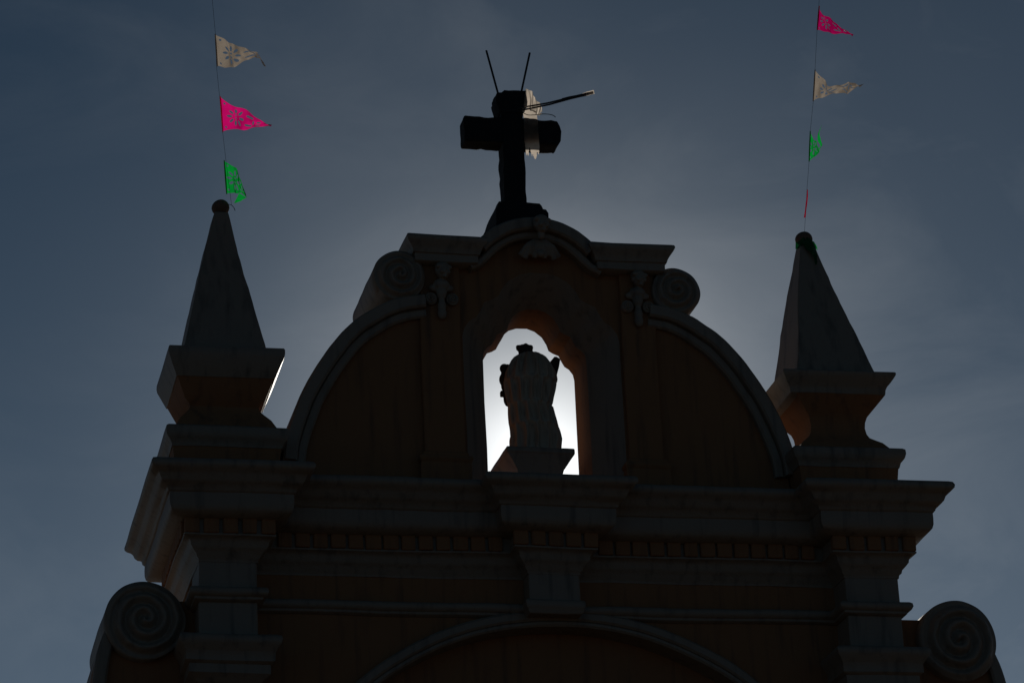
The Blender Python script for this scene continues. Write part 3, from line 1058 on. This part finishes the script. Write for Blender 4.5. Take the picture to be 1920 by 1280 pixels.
# ------------------------------------------------------------------ bunting
D = {
    'L1T': [(-4.12, -0.957, 18.679), (-3.999, -0.928, 18.645), (-3.911, -0.885, 18.587), (-3.776, -0.876, 18.583), (-3.649, -0.847, 18.549), (-3.561, -0.806, 18.495), (-3.471, -0.74, 18.402)],
    'L1B': [(-4.07, -0.743, 18.367), (-3.976, -0.728, 18.352), (-3.863, -0.74, 18.376), (-3.743, -0.769, 18.427), (-3.622, -0.795, 18.473), (-3.561, -0.804, 18.49), (-3.468, -0.738, 18.398)],
    'L2T': [(-4.007, -0.524, 18.046), (-3.876, -0.474, 17.98), (-3.742, -0.444, 17.944), (-3.618, -0.411, 17.901), (-3.494, -0.371, 17.849), (-3.351, -0.325, 17.79)],
    'L2B': [(-3.95, -0.287, 17.697), (-3.844, -0.301, 17.723), (-3.749, -0.304, 17.734), (-3.641, -0.304, 17.74), (-3.535, -0.312, 17.759), (-3.351, -0.323, 17.786)],
    'L3T': [(-3.908, -0.081, 17.389), (-3.79, -0.041, 17.336), (-3.725, 0.002, 17.274), (-3.669, 0.069, 17.177), (-3.603, 0.172, 17.024)],
    'L3B': [(-3.852, 0.143, 17.054), (-3.757, 0.139, 17.066), (-3.697, 0.139, 17.069), (-3.635, 0.159, 17.042), (-3.603, 0.175, 17.019)],
    'L3cT': [(-3.603, 0.172, 17.024), (-3.666, 0.195, 16.985), (-3.748, 0.212, 16.955)],
    'L3cB': [(-3.697, 0.141, 17.066), (-3.728, 0.182, 17.002), (-3.751, 0.209, 16.96)],
    'R1T': [(3.642, -1.159, 19.508), (3.672, -1.128, 19.453), (3.746, -1.095, 19.396), (3.849, -1.073, 19.362), (3.954, -1.04, 19.306), (4.125, -0.985, 19.214)],
    'R1B': [(3.64, -1.021, 19.249), (3.71, -1.01, 19.233), (3.823, -1.005, 19.23), (3.949, -0.996, 19.223), (4.037, -0.991, 19.218), (4.128, -0.983, 19.21)],
    'R2T': [(3.65, -0.776, 18.786), (3.731, -0.738, 18.719), (3.798, -0.705, 18.66), (3.876, -0.685, 18.629), (3.987, -0.694, 18.651), (4.062, -0.691, 18.651), (4.123, -0.702, 18.676), (4.211, -0.699, 18.676), (4.301, -0.685, 18.656)],
    'R2B': [(3.655, -0.594, 18.442), (3.715, -0.608, 18.472), (3.8, -0.619, 18.498), (3.886, -0.628, 18.52), (3.997, -0.636, 18.542), (4.109, -0.639, 18.554), (4.168, -0.655, 18.59), (4.24, -0.677, 18.636), (4.304, -0.684, 18.653)],
    'R3T': [(3.646, -0.408, 18.087), (3.701, -0.362, 18.003), (3.736, -0.341, 17.965), (3.78, -0.313, 17.914)],
    'R3B': [(3.659, -0.232, 17.754), (3.711, -0.253, 17.797), (3.756, -0.267, 17.826), (3.785, -0.285, 17.861)],
    'R3cT': [(3.781, -0.312, 17.912), (3.823, -0.327, 17.944), (3.791, -0.362, 18.009), (3.773, -0.404, 18.088), (3.799, -0.45, 18.176)],
    'R3cB': [(3.785, -0.285, 17.861), (3.798, -0.323, 17.935), (3.761, -0.352, 17.987), (3.751, -0.394, 18.066), (3.793, -0.446, 18.169)],
}


def lace(length, height, extra=0.0):
    """punched flower near the hoist, slits towards the tip, small round holes in the corners"""
    def h(u, v, p):
        x = u * length
        y = (v - .5) * height * (1 - u)
        dx, dy = x - .30 * length, y
        r_ = math.hypot(dx, dy)
        th = math.atan2(dy, dx)
        k = round(th / (math.pi / 4)) * (math.pi / 4)
        lx, ly = dx * math.cos(k) + dy * math.sin(k), -dx * math.sin(k) + dy * math.cos(k)
        if abs(y) > .5 * height * (1 - u) - .045 * height: return False
        R0 = .185 * height
        if ((lx - R0) / (.075 * height)) ** 2 + (ly / (.034 * height)) ** 2 < 1: return True
        if abs(dx) < .028 * height and .03 * height < abs(dy) < .075 * height: return True
        for sx_ in (.57, .63):
            for sy_ in (-.10, .10):
                if ((x - sx_ * length) / (.05 * length)) ** 2 + ((y - sy_ * height) / (.026 * height)) ** 2 < 1 and r_ > R0 + .12 * height: return True
        if ((x - .70 * length) / (.02 * length)) ** 2 + (y / (.06 * height)) ** 2 < 1: return True
        for sy_ in (-.036, .036):
            if ((x - .80 * length) / (.04 * length)) ** 2 + ((y - sy_ * height) / (.018 * height)) ** 2 < 1: return True
        if (x - .09 * length) ** 2 + (abs(y) - .36 * height) ** 2 < (.03 * height) ** 2: return True
        return False
    return h


def pennant(label, mat, keys, L, H, ripple, freq, seed, curl=None):
    bm = patch([D[keys[0]], D[keys[1]]], 110, 70, hole=lace(L, H), ripple=ripple * 2.4, freq=freq, seed=seed)
    if curl:
        b2 = patch([D[curl[0]], D[curl[1]]], 26, 14, ripple=.006, freq=8, seed=seed)
        me_ = bpy.data.meshes.new('tmp')
        b2.to_mesh(me_); b2.free()
        bm.from_mesh(me_)
        bpy.data.meshes.remove(me_)
    top, bot = Vector(D[keys[0]][0]), Vector(D[keys[1]][0])
    e = empty('pennant', top.lerp(bot, .5), label, 'pennant', 'cut-out pennants strung above the pinnacles')
    obj('flag', bm, M[mat], e, weld=False)
    d = (top - bot).normalized()
    obj('sleeve', mk_tube([bot - d * .01, bot.lerp(top, .33), bot.lerp(top, .67), top + d * .01], [.007, .009, .009, .007], 8), M[mat], e)
    return e


pennant('white cut-out pennant with thin drooping tip, above a flat-flying pink pennant', 'white_sheet', ('L1T', 'L1B'), .62, .42, .018, 13, .4)
pennant('pink cut-out pennant flying flat between a white and a green pennant', 'pink', ('L2T', 'L2B'), .64, .45, .016, 8, 1.0)
pennant('green cut-out pennant with folded tip just above the bare ball finial', 'green', ('L3T', 'L3B'), .45, .45, .016, 8, 2.0, ('L3cT', 'L3cB'))
pennant('deep pink cut-out pennant above a wavy-tailed white pennant, nearest the top of its cord', 'crimson', ('R1T', 'R1B'), .55, .33, .014, 10, .2)
pennant('white cut-out pennant with wavy tail between a pink and a crumpled green pennant', 'white_sheet', ('R2T', 'R2B'), .68, .43, .022, 12, 2.6)
pennant('small crumpled green pennant with its tail blown upward, above a rolled pink strip', 'green', ('R3T', 'R3B'), .3, .42, .012, 7, .7, ('R3cT', 'R3cB'))

st = [Vector((3.663, -0.061, 17.426)), Vector((3.664, 0.023, 17.265)), Vector((3.663, 0.108, 17.104))]
bm = mk_tube([st[0], st[0].lerp(st[1], .5) + Vector((.006, 0, 0)), st[1], st[1].lerp(st[2], .5) + Vector((-.004, 0, 0)), st[2] + Vector((-.008, 0, 0))], [.006, .008, .010, .008, .012], 8)
obj('rolled_pennant', bm, M['pink'], None, label='thin pink pennant rolled tight round the cord under the crumpled green one', cat='pennant')

CL = [(-3.785, 0.2, 16.93), (-3.883, -0.07, 17.375), (-3.955, -0.293, 17.704), (-4.014, -0.515, 18.032), (-4.079, -0.733, 18.352), (-4.117, -0.956, 18.677), (-4.185, -1.2, 19.03), (-5.1, -4.6, 24.0), (-7.3, -14, 37.0)]
CR = [(3.664, 0.2, 16.92), (3.663, 0.107, 17.105), (3.657, -0.063, 17.429), (3.659, -0.232, 17.754), (3.645, -0.405, 18.083), (3.657, -0.598, 18.449), (3.649, -0.774, 18.782), (3.637, -1.021, 19.247),
      (3.637, -1.152, 19.495), (3.636, -1.2, 19.585), (3.60, -3.9, 24.6), (3.5, -10, 36.0)]
tail = spline([(-3.83, .13, 16.90), (-3.80, .10, 16.88), (-3.77, .09, 16.84), (-3.755, .09, 16.80)], 10)
bm = mk_tube(CL, .0020, 6)
tube(bm, tail, .004, 6)
obj('bunting_cord', bm, M['twine'], None, label='thin cord tied to the pinnacle ball under the folded green pennant', cat='cord', group='bunting cords')
obj('bunting_cord', mk_tube(CR, .0020, 6), M['twine'], None, label='thin cord rising from the pinnacle ball wrapped in green plastic', cat='cord', group='bunting cords')

# torn green pennant caught round the right ball, shaded and lit parts coloured apart
drp = empty('tangled_pennant', (3.645, .1, 16.70), 'torn green pennant tangled round the neck of a pinnacle ball', 'pennant')
band_pts = []
rows_ = []
for zz, rr_ in ((16.80, .118), (16.755, .122), (16.70, .128)):
    rows_.append([(3.645 + rr_ * math.cos(t), .20 + rr_ * math.sin(t), zz + .03 * math.sin(3 * t)) for t in [math.pi * (1.05 + i * .09) for i in range(12)]])
obj('wrap', patch(rows_, 30, 8, ripple=.01, freq=16), M['shaded_green'], drp)
ends = patch([[(3.57, .07, 16.74), (3.63, .04, 16.62), (3.70, .02, 16.52), (3.715, .01, 16.40)], [(3.66, .06, 16.76), (3.70, .05, 16.66), (3.735, .03, 16.54), (3.725, .01, 16.40)],
              [(3.75, .10, 16.77), (3.765, .08, 16.68), (3.755, .05, 16.56), (3.735, .02, 16.42)]], 24, 12, ripple=.014, freq=10)
obj('hanging_end', ends, M['shaded_green'], drp)
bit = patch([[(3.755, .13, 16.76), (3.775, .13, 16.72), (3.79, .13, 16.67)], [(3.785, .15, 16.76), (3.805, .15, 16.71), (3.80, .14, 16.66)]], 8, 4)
obj('lit_scrap', bit, M['green'], drp)  # brighter green stands for the light on this scrap
